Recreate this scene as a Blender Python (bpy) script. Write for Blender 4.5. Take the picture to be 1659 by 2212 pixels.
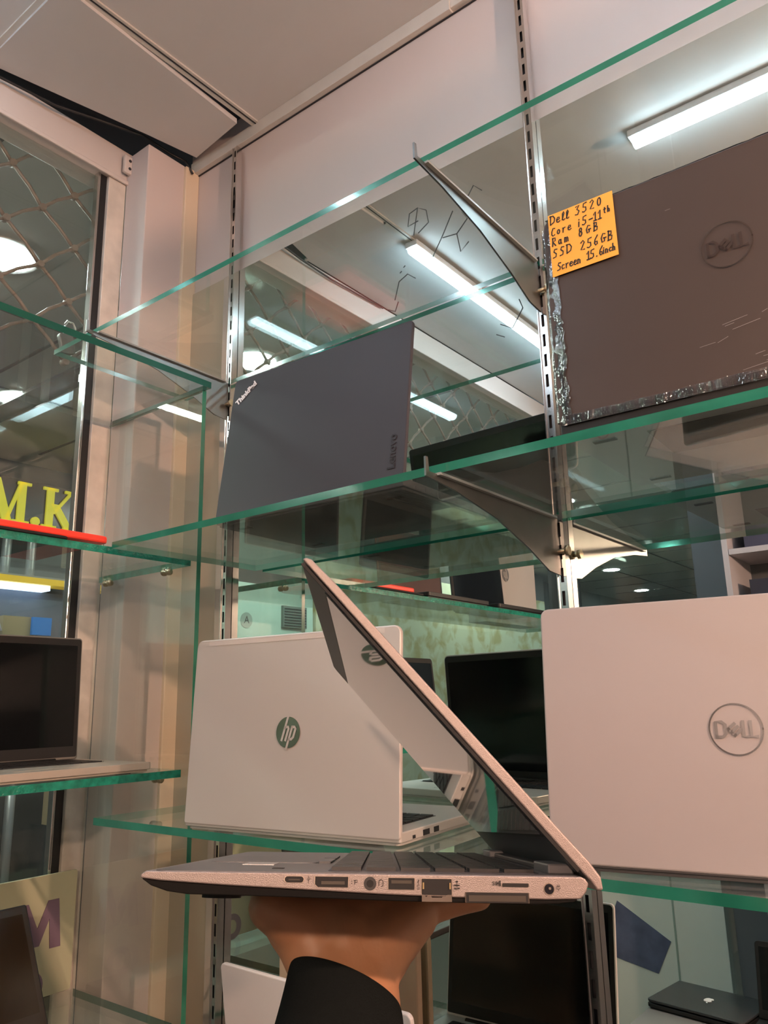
import bpy, bmesh, math, random
from mathutils import Matrix, Vector, Euler
R_ = math.radians
random.seed(7)
for o in list(bpy.data.objects): bpy.data.objects.remove(o)
S = bpy.context.scene
COL = S.collection
Z0 = 1.35            # height of the camera above the floor; all z below are relative to it
# ---------------------------------------------------------------- camera
cam = bpy.data.cameras.new('camera'); co = bpy.data.objects.new('camera', cam); COL.objects.link(co)
yaw, pit, rol = R_(-37.5494), R_(13.6584), R_(-1.3102)
f_ = Vector((math.sin(yaw)*math.cos(pit), math.cos(yaw)*math.cos(pit), math.sin(pit)))
r_ = Vector((math.cos(yaw), -math.sin(yaw), 0)); u_ = r_.cross(f_)
r2 = r_*math.cos(rol)+u_*math.sin(rol); u2 = -r_*math.sin(rol)+u_*math.cos(rol)
mw = Matrix((r2, u2, -f_)).transposed().to_4x4(); mw.translation = (0, 0, Z0)
co.matrix_world = mw
cam.sensor_fit = 'HORIZONTAL'; cam.sensor_width = 36; cam.lens = 36*1697.98/1659; cam.clip_start = .01
S.camera = co
# ---------------------------------------------------------------- world, exposure
w = bpy.data.worlds.new('world'); S.world = w; w.use_nodes = True
w.node_tree.nodes['Background'].inputs[0].default_value = (.5, .55, .6, 1)
w.node_tree.nodes['Background'].inputs[1].default_value = .15
S.view_settings.view_transform = 'Standard'; S.view_settings.look = 'None'
S.view_settings.gamma = 1; S.view_settings.exposure = 0.55
try:
    S.cycles.max_bounces = 14; S.cycles.transparent_max_bounces = 40
    S.cycles.glossy_bounces = 8; S.cycles.diffuse_bounces = 4
except Exception: pass
TUBE = 24; DOWN = 70; WARM_HIGH = 1050; WARM_LOW = 4600; CORRIDOR = 60
# ---------------------------------------------------------------- materials
MATS = {}
def mat(name, col, rough=.5, metal=0, emit=None, es=0, bump=0, bscale=200, noise=0, nscale=6, coat=0, spec=.5):
    if name in MATS: return MATS[name]
    m = bpy.data.materials.new(name); m.use_nodes = True; nt = m.node_tree
    b = nt.nodes['Principled BSDF']
    b.inputs['Base Color'].default_value = (*col, 1); b.inputs['Roughness'].default_value = rough
    b.inputs['Metallic'].default_value = metal; b.inputs['Coat Weight'].default_value = coat
    b.inputs['Specular IOR Level'].default_value = spec
    if emit: b.inputs['Emission Color'].default_value = (*emit, 1); b.inputs['Emission Strength'].default_value = es
    if bump or noise:
        tc = nt.nodes.new('ShaderNodeTexCoord')
        if noise:
            n = nt.nodes.new('ShaderNodeTexNoise'); n.inputs['Scale'].default_value = nscale; n.inputs['Detail'].default_value = 5
            nt.links.new(tc.outputs['Object'], n.inputs['Vector'])
            mx = nt.nodes.new('ShaderNodeMix'); mx.data_type = 'RGBA'
            mx.inputs[6].default_value = (*[c*(1-noise) for c in col], 1); mx.inputs[7].default_value = (*[min(1, c*(1+noise)) for c in col], 1)
            nt.links.new(n.outputs['Fac'], mx.inputs[0]); nt.links.new(mx.outputs[2], b.inputs['Base Color'])
        if bump:
            n2 = nt.nodes.new('ShaderNodeTexNoise'); n2.inputs['Scale'].default_value = bscale
            nt.links.new(tc.outputs['Object'], n2.inputs['Vector'])
            bp = nt.nodes.new('ShaderNodeBump'); bp.inputs['Strength'].default_value = bump; bp.inputs['Distance'].default_value = .001
            nt.links.new(n2.outputs['Fac'], bp.inputs['Height']); nt.links.new(bp.outputs['Normal'], b.inputs['Normal'])
    MATS[name] = m; return m
def glass(name, tint, smear=0):
    m = bpy.data.materials.new(name); m.use_nodes = True; nt = m.node_tree; nt.nodes.clear()
    out = nt.nodes.new('ShaderNodeOutputMaterial'); mix = nt.nodes.new('ShaderNodeMixShader')
    tr = nt.nodes.new('ShaderNodeBsdfTransparent'); tr.inputs[0].default_value = (*tint, 1)
    gl = nt.nodes.new('ShaderNodeBsdfGlossy'); gl.inputs['Roughness'].default_value = .0; gl.inputs[0].default_value = (.96, 1, .98, 1)
    geo = nt.nodes.new('ShaderNodeNewGeometry')
    ma = nt.nodes.new('ShaderNodeMath'); ma.operation = 'MULTIPLY_ADD'; ma.inputs[1].default_value = 1/1.5-1.5; ma.inputs[2].default_value = 1.5
    fr = nt.nodes.new('ShaderNodeFresnel')
    L = nt.links.new
    L(geo.outputs['Backfacing'], ma.inputs[0]); L(ma.outputs[0], fr.inputs['IOR']); L(fr.outputs[0], mix.inputs[0])
    L(tr.outputs[0], mix.inputs[1]); L(gl.outputs[0], mix.inputs[2])
    last = mix
    if smear:   # dust and finger marks, plus a painted pale haze brightening the glass
        tc = nt.nodes.new('ShaderNodeTexCoord'); n = nt.nodes.new('ShaderNodeTexNoise'); n.inputs['Scale'].default_value = 9; n.inputs['Detail'].default_value = 8
        rp = nt.nodes.new('ShaderNodeValToRGB'); rp.color_ramp.elements[0].position = .45; rp.color_ramp.elements[1].position = .8
        rp.color_ramp.elements[0].color = (smear*.35,)*3+(1,); rp.color_ramp.elements[1].color = (smear,)*3+(1,)
        df = nt.nodes.new('ShaderNodeBsdfDiffuse'); df.inputs[0].default_value = (.75, .78, .76, 1)
        m2 = nt.nodes.new('ShaderNodeMixShader')
        L(tc.outputs['Object'], n.inputs['Vector']); L(n.outputs['Fac'], rp.inputs[0]); L(rp.outputs[0], m2.inputs[0])
        L(mix.outputs[0], m2.inputs[1]); L(df.outputs[0], m2.inputs[2]); last = m2
    L(last.outputs[0], out.inputs[0])
    MATS[name] = m; return m
GL = glass('shelf_glass', (.955, .975, .965), .085)
GW = glass('window_glass', (.93, .96, .95), .03)
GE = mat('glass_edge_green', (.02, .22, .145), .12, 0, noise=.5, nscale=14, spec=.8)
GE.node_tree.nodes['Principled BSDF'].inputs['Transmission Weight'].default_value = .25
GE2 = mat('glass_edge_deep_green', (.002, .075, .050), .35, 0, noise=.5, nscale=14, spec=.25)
GC = mat('glass_edge_chipped', (.01, .22, .15), .08, 0, noise=.9, nscale=90, bump=1, bscale=260, spec=1)
MIR = mat('mirror_silver', (.80, .875, .84), 0.0, 1)
PINK = mat('pink_wall_panel', (.61, .53, .50), .42, 0, noise=.04, nscale=3)
CREAM = mat('cream_paint', (.62, .56, .52), .45, 0, noise=.05, nscale=8)
CEIL = mat('ceiling_board', (.60, .59, .58), .7, 0, noise=.08, nscale=5, bump=.1, bscale=30)
CEIL2 = mat('corridor_ceiling', (.60, .60, .55), .7, noise=.06)
TRIM = mat('trim_cream', (.60, .57, .52), .5, noise=.1, nscale=20)
DARK = mat('dark_gap', (.03, .03, .035), .8)
CHROME = mat('chrome', (.72, .70, .68), .16, 1, noise=.1, nscale=30)
STEEL = mat('bracket_steel', (.24, .24, .235), .34, 1, noise=.15, nscale=20)
BRASS = mat('brass_screw', (.55, .47, .32), .3, 1)
BLACK = mat('black_plastic', (.012, .012, .013), .45)
KEY = mat('black_keys', (.018, .018, .020), .5)
SCREEN = mat('black_screen', (.006, .007, .008), .09, spec=.5)
RUBBER = mat('black_rubber', (.01, .01, .01), .8)
SILVER = mat('silver_lid', (.60, .555, .53), .38, .35, bump=.03, bscale=900)
SILVERD = mat('silver_pinkish_lid', (.345, .325, .33), .55, .15, bump=.04, bscale=1200)
SILVERB = mat('silver_base', (.55, .53, .50), .4, .4)
WHITE = mat('white_plastic', (.74, .70, .69), .4)
GRAPH = mat('graphite_lid', (.036, .034, .042), .5, 0, bump=.04, bscale=900, spec=.3)
BROWN = mat('brown_black_lid', (.075, .060, .055), .36, .25, noise=.1, nscale=7)
LAMPW = mat('tube_glow', (1, 1, 1), .5, emit=(.68, .85, 1), es=TUBE)
LAMPC = mat('corridor_glow', (1, 1, 1), .5, emit=(.86, 1, .97), es=DOWN)
SKIN = mat('skin', (.36, .175, .09), .5, noise=.16, nscale=24, bump=.35, bscale=160)
SKIN.node_tree.nodes['Principled BSDF'].inputs['Subsurface Weight'].default_value = .12
SKIN.node_tree.nodes['Principled BSDF'].inputs['Subsurface Radius'].default_value = (.01, .004, .002)
SLEEVE = mat('black_knit', (.008, .010, .0105), 1, bump=.6, bscale=900, spec=.05)
RED = mat('red_plastic', (.85, .05, .025), .4)
YEL = mat('yellow_sign', (.75, .66, .03), .5, emit=(.75, .66, .03), es=.25)
ORANGE = mat('orange_paper', (.90, .43, .06), .7, noise=.05, nscale=15)
INK = mat('black_ink', (.008, .008, .01), .6)
# ---------------------------------------------------------------- mesh helpers
def box(bm, x0, x1, y0, y1, z0, z1, mi=0, T=None):
    vs = [Vector((x, y, z)) for x in (x0, x1) for y in (y0, y1) for z in (z0, z1)]
    if T: vs = [T@v for v in vs]
    v = [bm.verts.new(p) for p in vs]
    fs = []
    for q in ((0, 1, 3, 2), (4, 6, 7, 5), (0, 4, 5, 1), (2, 3, 7, 6), (0, 2, 6, 4), (1, 5, 7, 3)):
        f = bm.faces.new([v[i] for i in q]); f.material_index = mi; fs.append(f)
    return fs            # -x +x -y +y -z +z
def prism(bm, pts, T, t0, t1, mi=0):
    """pts 2-D outline (ccw) in the local xy plane of T, extruded t0..t1 along its z"""
    a = [bm.verts.new(T@Vector((x, y, t0))) for x, y in pts]; b = [bm.verts.new(T@Vector((x, y, t1))) for x, y in pts]
    n = len(pts)
    fs = [bm.faces.new(a[::-1]), bm.faces.new(b)]
    for i in range(n): fs.append(bm.faces.new((a[i], a[(i+1) % n], b[(i+1) % n], b[i])))
    for f in fs: f.material_index = mi
    return fs
def rrect(x0, x1, y0, y1, r, n=5):
    if not isinstance(r, (tuple, list)): r = (r,)*4
    out = []
    for (cx, cy, a0), rr in zip(((x1, y1, 0), (x0, y1, 90), (x0, y0, 180), (x1, y0, 270)), r):
        sx = -1 if cx == x1 else 1; sy = -1 if cy == y1 else 1
        for i in range(n+1):
            a = R_(a0+90*i/n); out.append((cx+sx*rr+rr*math.cos(a), cy+sy*rr+rr*math.sin(a)))
    return out
def tube(bm, pts, r, n=8, mi=0, closed=False):
    pts = [Vector(p) for p in pts]; rings = []
    m = len(pts)
    for i, p in enumerate(pts):
        if closed: d = pts[(i+1) % m]-pts[i-1]
        else: d = pts[min(i+1, m-1)]-pts[max(i-1, 0)]
        d.normalize(); a = d.orthogonal().normalized() if i == 0 else (a-d*a.dot(d)).normalized()
        b = d.cross(a); rr = r[i] if isinstance(r, (list, tuple)) else r
        rings.append([bm.verts.new(p+(a*math.cos(t)+b*math.sin(t))*rr) for t in [2*math.pi*k/n for k in range(n)]])
    for i in range(m if closed else m-1):
        A, B = rings[i], rings[(i+1) % m]
        for k in range(n):
            f = bm.faces.new((A[k], A[(k+1) % n], B[(k+1) % n], B[k])); f.material_index = mi; f.smooth = True
    if not closed:
        for q in (rings[0][::-1], rings[-1]):
            f = bm.faces.new(q); f.material_index = mi
def disc_pts(cx, cy, r, n=32, ry=None): return [(cx+r*math.cos(2*math.pi*i/n), cy+(ry or r)*math.sin(2*math.pi*i/n)) for i in range(n)]
def obj(name, bm, mats, parent=None, loc=None, rot=None, bevel=0, seg=2, smooth=False):
    bmesh.ops.recalc_face_normals(bm, faces=bm.faces)
    me = bpy.data.meshes.new(name); bm.to_mesh(me); bm.free()
    for m in (mats if isinstance(mats, (list, tuple)) else [mats]): me.materials.append(m)
    o = bpy.data.objects.new(name, me); COL.objects.link(o)
    if parent: o.parent = parent
    if loc: o.location = loc
    if rot: o.rotation_euler = rot
    if smooth:
        for p in me.polygons: p.use_smooth = True
    if bevel:
        b = o.modifiers.new('bevel', 'BEVEL'); b.width = bevel; b.segments = seg; b.limit_method = 'ANGLE'; b.angle_limit = R_(40)
        b.harden_normals = False
    return o
def top(o, z=True):
    if z: o.location.z += Z0
    return o
def recentre(o):
    me = o.data; c = Vector(((min(v.co.x for v in me.vertices)+max(v.co.x for v in me.vertices))/2,
        (min(v.co.y for v in me.vertices)+max(v.co.y for v in me.vertices))/2, min(v.co.z for v in me.vertices)))
    me.transform(Matrix.Translation(-c)); o.location = o.location+c; return o
def tag(o, label, cat, group=None, kind=None):
    if label: o['label'] = label
    if cat: o['category'] = cat
    if group: o['group'] = group
    if kind: o['kind'] = kind
    return o
def struct(name, bm, mats, bevel=0, label=None):
    o = obj(name, bm, mats, bevel=bevel); o.location.z = Z0; o['kind'] = 'structure'
    if label: o['label'] = label
    return o
def single(name, bm, mats, label, cat, group=None, bevel=0, smooth=False):
    o = obj(name, bm, mats, bevel=bevel, smooth=smooth); recentre(o); o.location.z += Z0; return tag(o, label, cat, group)
def empty(name, loc, label, cat, group=None, rot=(0, 0, 0)):
    o = bpy.data.objects.new(name, None); o.empty_display_size = .02; COL.objects.link(o)
    o.location = (loc[0], loc[1], loc[2]+Z0); o.rotation_euler = rot; return tag(o, label, cat, group)
def N(): return bmesh.new()
def frame(o, x, y):      # matrix with local x, y directions at origin o
    x = Vector(x).normalized(); y = Vector(y); y = (y-x*y.dot(x)).normalized(); z = x.cross(y)
    m = Matrix((x, y, z)).transposed().to_4x4(); m.translation = Vector(o); return m
def ribbon(bm, pl, T, wd, th=.0004, mi=0):
    """flat pen strokes: each polyline becomes a strip of width wd lying on T's xy plane"""
    for pts in pl:
        pts = [Vector((p[0], p[1])) for p in pts]; n = len(pts); L = []; Rr = []
        for i, p in enumerate(pts):
            d = (pts[min(i+1, n-1)]-pts[max(i-1, 0)])
            if d.length < 1e-9: d = Vector((1, 0))
            d.normalize(); q = Vector((-d.y, d.x))*wd/2
            e = Vector((0, 0))
            if i == 0: e = -d*wd*.4
            if i == n-1: e = d*wd*.4
            L.append(bm.verts.new(T@Vector((*(p+q+e), th)))); Rr.append(bm.verts.new(T@Vector((*(p-q+e), th))))
        for i in range(n-1):
            f = bm.faces.new((Rr[i], Rr[i+1], L[i+1], L[i])); f.material_index = mi
def text_mesh(name, body, size, material, T, parent=None, shear=0, extrude=.0002, bold=0, space=1, align='CENTER'):
    cu = bpy.data.curves.new(name, 'FONT'); cu.body = body; cu.size = size; cu.shear = shear; cu.extrude = extrude; cu.offset = bold
    cu.space_character = space; cu.align_x = align; cu.align_y = 'CENTER'
    to = bpy.data.objects.new(name+'_tmp', cu); COL.objects.link(to)
    dg = bpy.context.evaluated_depsgraph_get(); me = bpy.data.meshes.new_from_object(to.evaluated_get(dg))
    bpy.data.objects.remove(to); me.transform(T); me.materials.clear(); me.materials.append(material)
    o = bpy.data.objects.new(name, me); COL.objects.link(o)
    if parent: o.parent = parent
    return o
def arc(cx, cy, rx, ry, a0, a1, n=10): return [(cx+rx*math.cos(R_(a0+(a1-a0)*i/n)), cy+ry*math.sin(R_(a0+(a1-a0)*i/n))) for i in range(n+1)]
# ================================================================ SETTING
YW = 1.015      # plane of the wall behind the shelves
ZC = 1.245      # ceiling
bm = N(); box(bm, -1.34, 2.2, YW+.008, YW+.10, -1.35, 1.30); struct('wall_back', bm, PINK)
bm = N(); box(bm, 2.2, 2.3, -1.5, YW+.1, -1.35, 1.3); struct('wall_right', bm, mat('grey_wall', (.16, .155, .16), .6))
bm = N(); box(bm, -.86, 2.2, -1.08, -.98, -1.35, 1.3); struct('wall_rear', bm, mat('rear_grey_wall', (.13, .135, .15), .6, noise=.05))
bm = N(); box(bm, -5, 2.3, -9, 5, -1.37, -1.35); struct('floor', bm, mat('floor_tile', (.07, .065, .06), .25, noise=.2, nscale=3))
# shop ceiling: big boards, a bar between them and the sagging narrow tile by the window
bm = N()
box(bm, -1.105, 2.2, -1.0, YW+.01, ZC, ZC+.02)
struct('ceiling', bm, CEIL)
bm = N()
box(bm, -1.4, -1.11, -1.0, .548, ZC, ZC+.02)
struct('ceiling_tile_row', bm, CEIL)
T = frame((-1.112, .556, ZC+.001), (-1, 0, .01), (0, 1, -.004))
bm = N(); prism(bm, [(0, 0), (.272, 0), (.197, .32), (.173, .436), (.017, .419)], T, 0, .012); struct('ceiling_loose_tile', bm, CEIL)
bm = N(); box(bm, -1.6, -1.1, -1.0, YW+.1, ZC+.08, ZC+.10); struct('ceiling_void', bm, mat('void_grey', (.10, .10, .12), .8))
bm = N(); box(bm, -1.117, -1.098, -1.0, YW, ZC-.004, ZC); box(bm, -1.1065, -1.1035, -1.0, YW, ZC-.0048, ZC-.0039, 1)
struct('trim_1', bm, [TRIM, DARK])
bm = N(); box(bm, -1.4, -1.11, .546, .556, ZC-.004, ZC+.001); struct('trim_2', bm, TRIM)
# trim along the top of the pink wall
bm = N(); box(bm, -1.325, -.60, YW-.007, YW+.008, ZC-.030, ZC); box(bm, -.60, 2.2, YW-.004, YW+.008, ZC-.026, ZC); box(bm, -1.325, 2.2, YW+.004, YW+.008, ZC-.0318, ZC-.0300, 1)
struct('trim_3', bm, [TRIM, DARK], .001)
# column between window and wall, with a raised corner strip
bm = N(); box(bm, -1.40, -1.32, .888, YW+.02, -1.35, 1.225); box(bm, -1.34, -1.312, .985, YW+.008, -1.35, 1.222, 1); struct('wall_column', bm, [PINK, mat('cream_strip', (.72, .60, .44), .4)], .002)
bm = N(); box(bm, -1.322, -1.318, YW-.003, YW+.008, -1.35, 1.2); struct('trim_4', bm, DARK)
# header beam over the window
bm = N(); box(bm, -1.47, -1.40, -1.3, .905, 1.157, ZC-.004); box(bm, -1.398, -1.392, -1.3, .905, 1.153, 1.163, 0); struct('trim_5', bm, CREAM, .002)
# window jamb
bm = N(); box(bm, -1.425, -1.40, .845, .888, -1.35, 1.157); box(bm, -1.424, -1.408, .828, .845, -1.35, 1.157, 1); box(bm, -1.422, -1.405, .822, .828, -1.35, 1.157, 2)
struct('trim_6', bm, [mat('weathered_frame', (.62, .57, .50), .6, noise=.3, nscale=25), BLACK, CHROME], .0015)
wr = bpy.data.objects.new('window_1', None); COL.objects.link(wr); wr['kind'] = 'structure'; wr.location.z = Z0
bm = N(); box(bm, -1.432, -1.424, -.98, .826, -1.2, 1.157); obj('pane', bm, GW, wr)
bm = N(); box(bm, -1.45, -1.41, -.98, .84, -1.25, -1.2); box(bm, -1.45, -1.41, -1.0, -.97, -1.25, 1.157); obj('window_frame', bm, BLACK, wr)
# ---- mall corridor seen through the window
XF = -3.65
bm = N(); box(bm, XF-.2, -1.50, -9, 5, 1.25, 1.28)
for yy in [-8+.62*i for i in range(21)]: box(bm, XF, -1.5, yy, yy+.012, 1.246, 1.25, 1)
for xx in (-2.35, -2.97): box(bm, xx, xx+.012, -9, 5, 1.246, 1.25, 1)
box(bm, XF, -1.5, .84+.62, .84+.72, 1.235, 1.25, 1)
struct('ceiling_corridor', bm, [CEIL2, mat('ceiling_line', (.12, .12, .11), .6)])
bm = N(); box(bm, XF-.3, XF-.2, -9, 5, -1.35, 1.3); struct('wall_corridor', bm, mat('corridor_dark', (.05, .055, .055), .6, noise=.3, nscale=2))
bm = N(); box(bm, XF, -1, -9.1, -9, -1.35, 1.3); box(bm, XF, -1.3, 5, 5.1, -1.35, 1.3); struct('wall_corridor_end', bm, mat('corridor_end', (.10, .11, .11), .6))
bm = N(); box(bm, XF-.2, XF, -5.4, -1.93, -1.35, .98)
FLOR = mat('floral_wallpaper', (.55, .56, .38), .6)
nt = FLOR.node_tree; vo = nt.nodes.new('ShaderNodeTexNoise'); vo.inputs['Scale'].default_value = 7; vo.inputs['Detail'].default_value = 4; vo.inputs['Distortion'].default_value = .6
rp = nt.nodes.new('ShaderNodeValToRGB'); rp.color_ramp.elements[0].position = .46; rp.color_ramp.elements[1].position = .62
rp.color_ramp.elements[0].color = (.60, .62, .46, 1); rp.color_ramp.elements[1].color = (.44, .39, .19, 1)
tc = nt.nodes.new('ShaderNodeTexCoord'); nt.links.new(tc.outputs['Object'], vo.inputs['Vector']); nt.links.new(vo.outputs['Fac'], rp.inputs[0]); nt.links.new(rp.outputs[0], nt.nodes['Principled BSDF'].inputs['Base Color'])
struct('wall_floral', bm, FLOR)
bm = N(); box(bm, XF-.2, XF, -5.4, -1.93, .98, 1.25); struct('wall_fascia', bm, mat('fascia_dark', (.06, .06, .065), .5))
# shopfront opposite: mint door leaf with round stickers and a vent
sf = empty('shop_door', (XF, -1.4, -1.35), 'pale mint marbled shop door with two round stickers, seen reflected in the mirror', 'door')
bm = N(); box(bm, -.06, 0, -.5, .55, 0, 2.1); obj('door_leaf', bm, mat('mint_panel', (.50, .66, .58), .3, noise=.12, nscale=4), sf)
STK = mat('sticker_grey', (.30, .36, .32), .5)
for yy in (-1.114, -1.30):
    bm = N(); T = frame((.001, yy+1.4, .516+1.35), (0, 1, 0), (0, 0, 1)); prism(bm, disc_pts(0, 0, .048), T, 0, .002); s = obj('round_sticker', bm, STK, sf)
    t = text_mesh('sticker_letter', 'A', .065, INK, T@Matrix.Translation((0, 0, .003)), s)
bm = N(); box(bm, 0, .02, -.42, -.20, 1.84, 1.98)
for i in range(7): box(bm, .02, .024, -.41, -.21, 1.85+.018*i, 1.856+.018*i, 1)
obj('vent_grille', bm, [mat('vent_grey', (.16, .20, .18), .4), DARK], sf)
# big sign of the opposite shop
sg = empty('shop_sign', (XF+.02, 1.93, .865), 'black shop sign with yellow serif letters across the corridor', 'sign')
bm = N(); box(bm, -.05, 0, -1.2, .9, -.02, .23); obj('sign_board', bm, mat('sign_black', (.014, .014, .014), .25), sg)
def serif(bm, T, strokes):
    for q in strokes: prism(bm, q, T, 0, .012)
def quad(x0, y0, x1, y1, wd): return [(x0-wd/2, y0), (x0+wd/2, y0), (x1+wd/2, y1), (x1-wd/2, y1)]
Tm = frame((.001, -.257, .012), (0, 1, 0), (0, 0, 1))
bm = N(); h = .205; S_ = lambda x0, x1, y0, y1: [(x0, y0), (x1, y0), (x1, y1), (x0, y1)]
serif(bm, Tm, [S_(.02, .032, 0, h), S_(.150, .188, 0, h), quad(.105, .0, .035, h, .045)[:], quad(.098, .0, .165, h, .018), S_(-.005, .058, 0, .014), S_(.128, .212, 0, .014), S_(-.005, .05, h-.014, h), S_(.145, .212, h-.014, h)])
obj('sign_letter', bm, YEL, sg)
bm = N(); prism(bm, disc_pts(.245, .022, .022, 20), Tm, 0, .012); obj('sign_dot', bm, YEL, sg)
bm = N(); k0 = .275
serif(bm, Tm, [S_(k0+.02, k0+.058, 0, h), S_(k0, k0+.078, 0, .014), S_(k0, k0+.078, h-.014, h), quad(k0+.150, 0, k0+.062, .125, .044), quad(k0+.058, .075, k0+.155, h, .018), S_(k0+.115, k0+.195, 0, .014), S_(k0+.115, k0+.185, h-.014, h)])
obj('sign_letter', bm, YEL, sg)
# opposite shop interior: shelf band, yellow strip, boxes, security camera
bm = N(); box(bm, XF-.1, XF, .7, 3.0, .60, .63); single('yellow_strip', bm, mat('yellow_band', (.75, .48, .02), .5, emit=(.8, .5, .03), es=.25), 'yellow strip above the opposite shopfront', 'strip')
bm = N(); box(bm, XF-.1, XF-.02, .7, 2.05, .575, .598); single('light_bar', bm, mat('bluewhite_light', (.6, .7, .9), .5, emit=(.6, .75, 1), es=2.2), 'thin blue white light bar under the yellow strip', 'light')
bm = N(); box(bm, XF-.18, XF-.10, .7, 2.3, -.2, .575); struct('wall_shop_interior', bm, mat('blue_grey_wall', (.13, .15, .18), .6, noise=.3, nscale=9))
bm = N(); box(bm, XF-.1, XF-.02, 1.60, 2.25, .63, .83)
single('white_box', bm, mat('box_white', (.30, .32, .31), .5), 'pale display board behind the corridor glass above the yellow strip', 'board')
cc = empty('security_camera', (XF+.03, 1.62, .34), 'white security camera on a short arm across the corridor', 'camera')
bm = N(); tube(bm, [(0, -.05, .12), (0, 0, .06), (0, .02, .02)], .035, 12); obj('camera_body', bm, WHITE, cc)
bm = N(); tube(bm, [(0, .02, .06), (0, .16, .06), (0, .17, .02)], .014, 8); obj('camera_arm', bm, WHITE, cc)
bm = N(); box(bm, XF-.08, XF-.02, 1.83, 1.99, .30, .44); single('carton', bm, mat('carton_tan', (.42, .33, .18), .7), 'tan carton beside the blue box across the corridor', 'box')
bm = N(); box(bm, XF-.02, XF+.0, 1.965, 2.06, .355, .44); single('blue_box', bm, mat('bright_blue', (.03, .25, .75), .5), 'small bright blue box across the corridor', 'box')
bm = N(); box(bm, XF-.04, XF, .6, 2.35, -1.35, -.75); single('dark_counter', bm, BLACK, 'dark counter of the shop across the corridor', 'counter')
for y_, x_, z0_, z1_ in ((1.78, XF+.05, -.80, -.12), (1.90, XF+.05, -.95, -.12)):
    bm = N(); tube(bm, [(x_, y_, z0_), (x_, y_, z1_)], .022, 10); single('door_pull', bm, mat('pull_grey', (.5, .5, .48), .3, .6), 'long grey bar handle on the glass door opposite, %s' % ('longer one on the right' if z0_ < -.9 else 'shorter one on the left'), 'handle')
ps = empty('jacket', (XF+.1, 1.45, -1.35), 'dark purple jacket hanging inside the shop opposite', 'jacket')
bm = N(); prism(bm, [(-.16, .55), (.16, .55), (.20, 1.10), (.10, 1.22), (-.10, 1.22), (-.20, 1.10)], frame((0, 0, 0), (0, 1, 0), (0, 0, 1)), 0, .08); obj('jacket_body', bm, mat('purple_cloth', (.055, .03, .08), .9), ps, bevel=.02)
bm = N(); box(bm, XF-.06, XF+.02, 2.12, 2.26, -.52, -.22); single('display_case', bm, mat('display_tan', (.55, .42, .25), .6), 'tan packet standing by the door handles across the corridor', 'packet')
# corridor lights
DL = [(-2.04, .92), (-3.02, 1.49), (-2.02, .17), (-2.93, -4.90), (-2.96, -5.54), (-3.0, -1.6), (-2.1, -2.6), (-3.3, -7.3), (-2.2, 2.4)]
dlab = ['recessed corridor downlight nearest the window, upper left of the photo', 'recessed corridor downlight below the first, above the yellow sign', 'bright corridor downlight glaring in the mirror above the dark slate laptop', 'round corridor downlight reflected to the right of the bolted standard', 'corridor downlight just behind the oval one in the reflection', 'corridor downlight over the mint door', 'corridor downlight over the floral wall', 'farthest corridor downlight at the end', 'corridor downlight beyond the column']
for (x, y), lb in zip(DL, dlab):
    e = empty('downlight', (x, y, 1.25), lb, 'ceiling light', 'recessed downlights in the corridor ceiling')
    bm = N(); tube(bm, [(0, 0, -.004), (0, 0, .002)], .098, 28); obj('rim', bm, WHITE, e)
    bm = N(); tube(bm, [(0, 0, -.007), (0, 0, -.004)], .078, 28); obj('diffuser', bm, LAMPC, e)
def tube_light(loc, L, along, lb, m=LAMPW, wd=.04):
    e = empty('tube_light', loc, lb, 'ceiling light', 'led tubes', (0, 0, 0 if along == 'x' else R_(90)))
    bm = N(); box(bm, -L/2, L/2, -wd/2, wd/2, -.018, -.001); obj('housing', bm, WHITE, e, bevel=.002)
    bm = N(); tube(bm, [(-L/2+.008, 0, -.022), (L/2-.008, 0, -.022)], wd*.42, 12); obj('glow_tube', bm, m, e)
tube_light((-1.12+.012, -.16, ZC-.004), 1.2, 'y', 'led tube running towards the mirror along the ceiling bar')
tube_light((.12, .455, ZC), 1.2, 'x', 'led tube parallel to the mirror, above the brown laptop in the reflection')
LT2 = mat('corridor_tube_glow', (1, 1, 1), .5, emit=(.92, 1, .88), es=CORRIDOR)
tube_light((XF+.35, -3.9, 1.25), 1.2, 'y', 'corridor tube light over the floral wall', LT2)
tube_light((-2.8, -1.35, 1.25), 1.2, 'y', 'added corridor tube light brightening the mint door', LT2)  # extra tube, added to brighten the door in the mirror
tube_light((-2.6, .2, 1.25), 1.2, 'y', 'corridor tube light near the window', LT2)
tube_light((-2.6, 3.2, 1.25), 1.2, 'y', 'corridor tube light beyond the column', LT2)
# ================================================================ MIRROR
bm = N(); box(bm, -1.204, 2.15, YW, YW+.006, -1.2, .905)
mo = single('wall_mirror', bm, MIR, 'large frameless mirror covering the wall behind the right hand shelves', 'mirror')
bm = N(); TM = frame((-1.2, YW-.0006, 0), (1, 0, 0), (0, 0, 1)); TM.translation = Vector((0, YW-.0006, 0))
MK = [[(-.700, .800), (-.690, .850), (-.672, .838), (-.668, .812), (-.690, .800)], [(-.690, .850), (-.708, .846), (-.712, .822), (-.690, .824)], [(-.662, .742), (-.640, .775), (-.618, .812)], [(-.640, .770), (-.612, .766), (-.590, .786), (-.600, .802), (-.582, .800)],
 [(-.612, .766), (-.606, .730), (-.590, .742)], [(-.598, .812), (-.575, .842), (-.560, .826)], [(-.745, .690), (-.735, .722), (-.716, .730), (-.700, .716)], [(-.732, .738), (-.729, .740)], [(-.724, .746), (-.721, .748)], [(-.760, .676), (-.745, .668), (-.738, .684)], [(-.540, .575), (-.520, .562), (-.500, .590), (-.505, .606)], [(-.548, .560), (-.535, .552)]]
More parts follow.
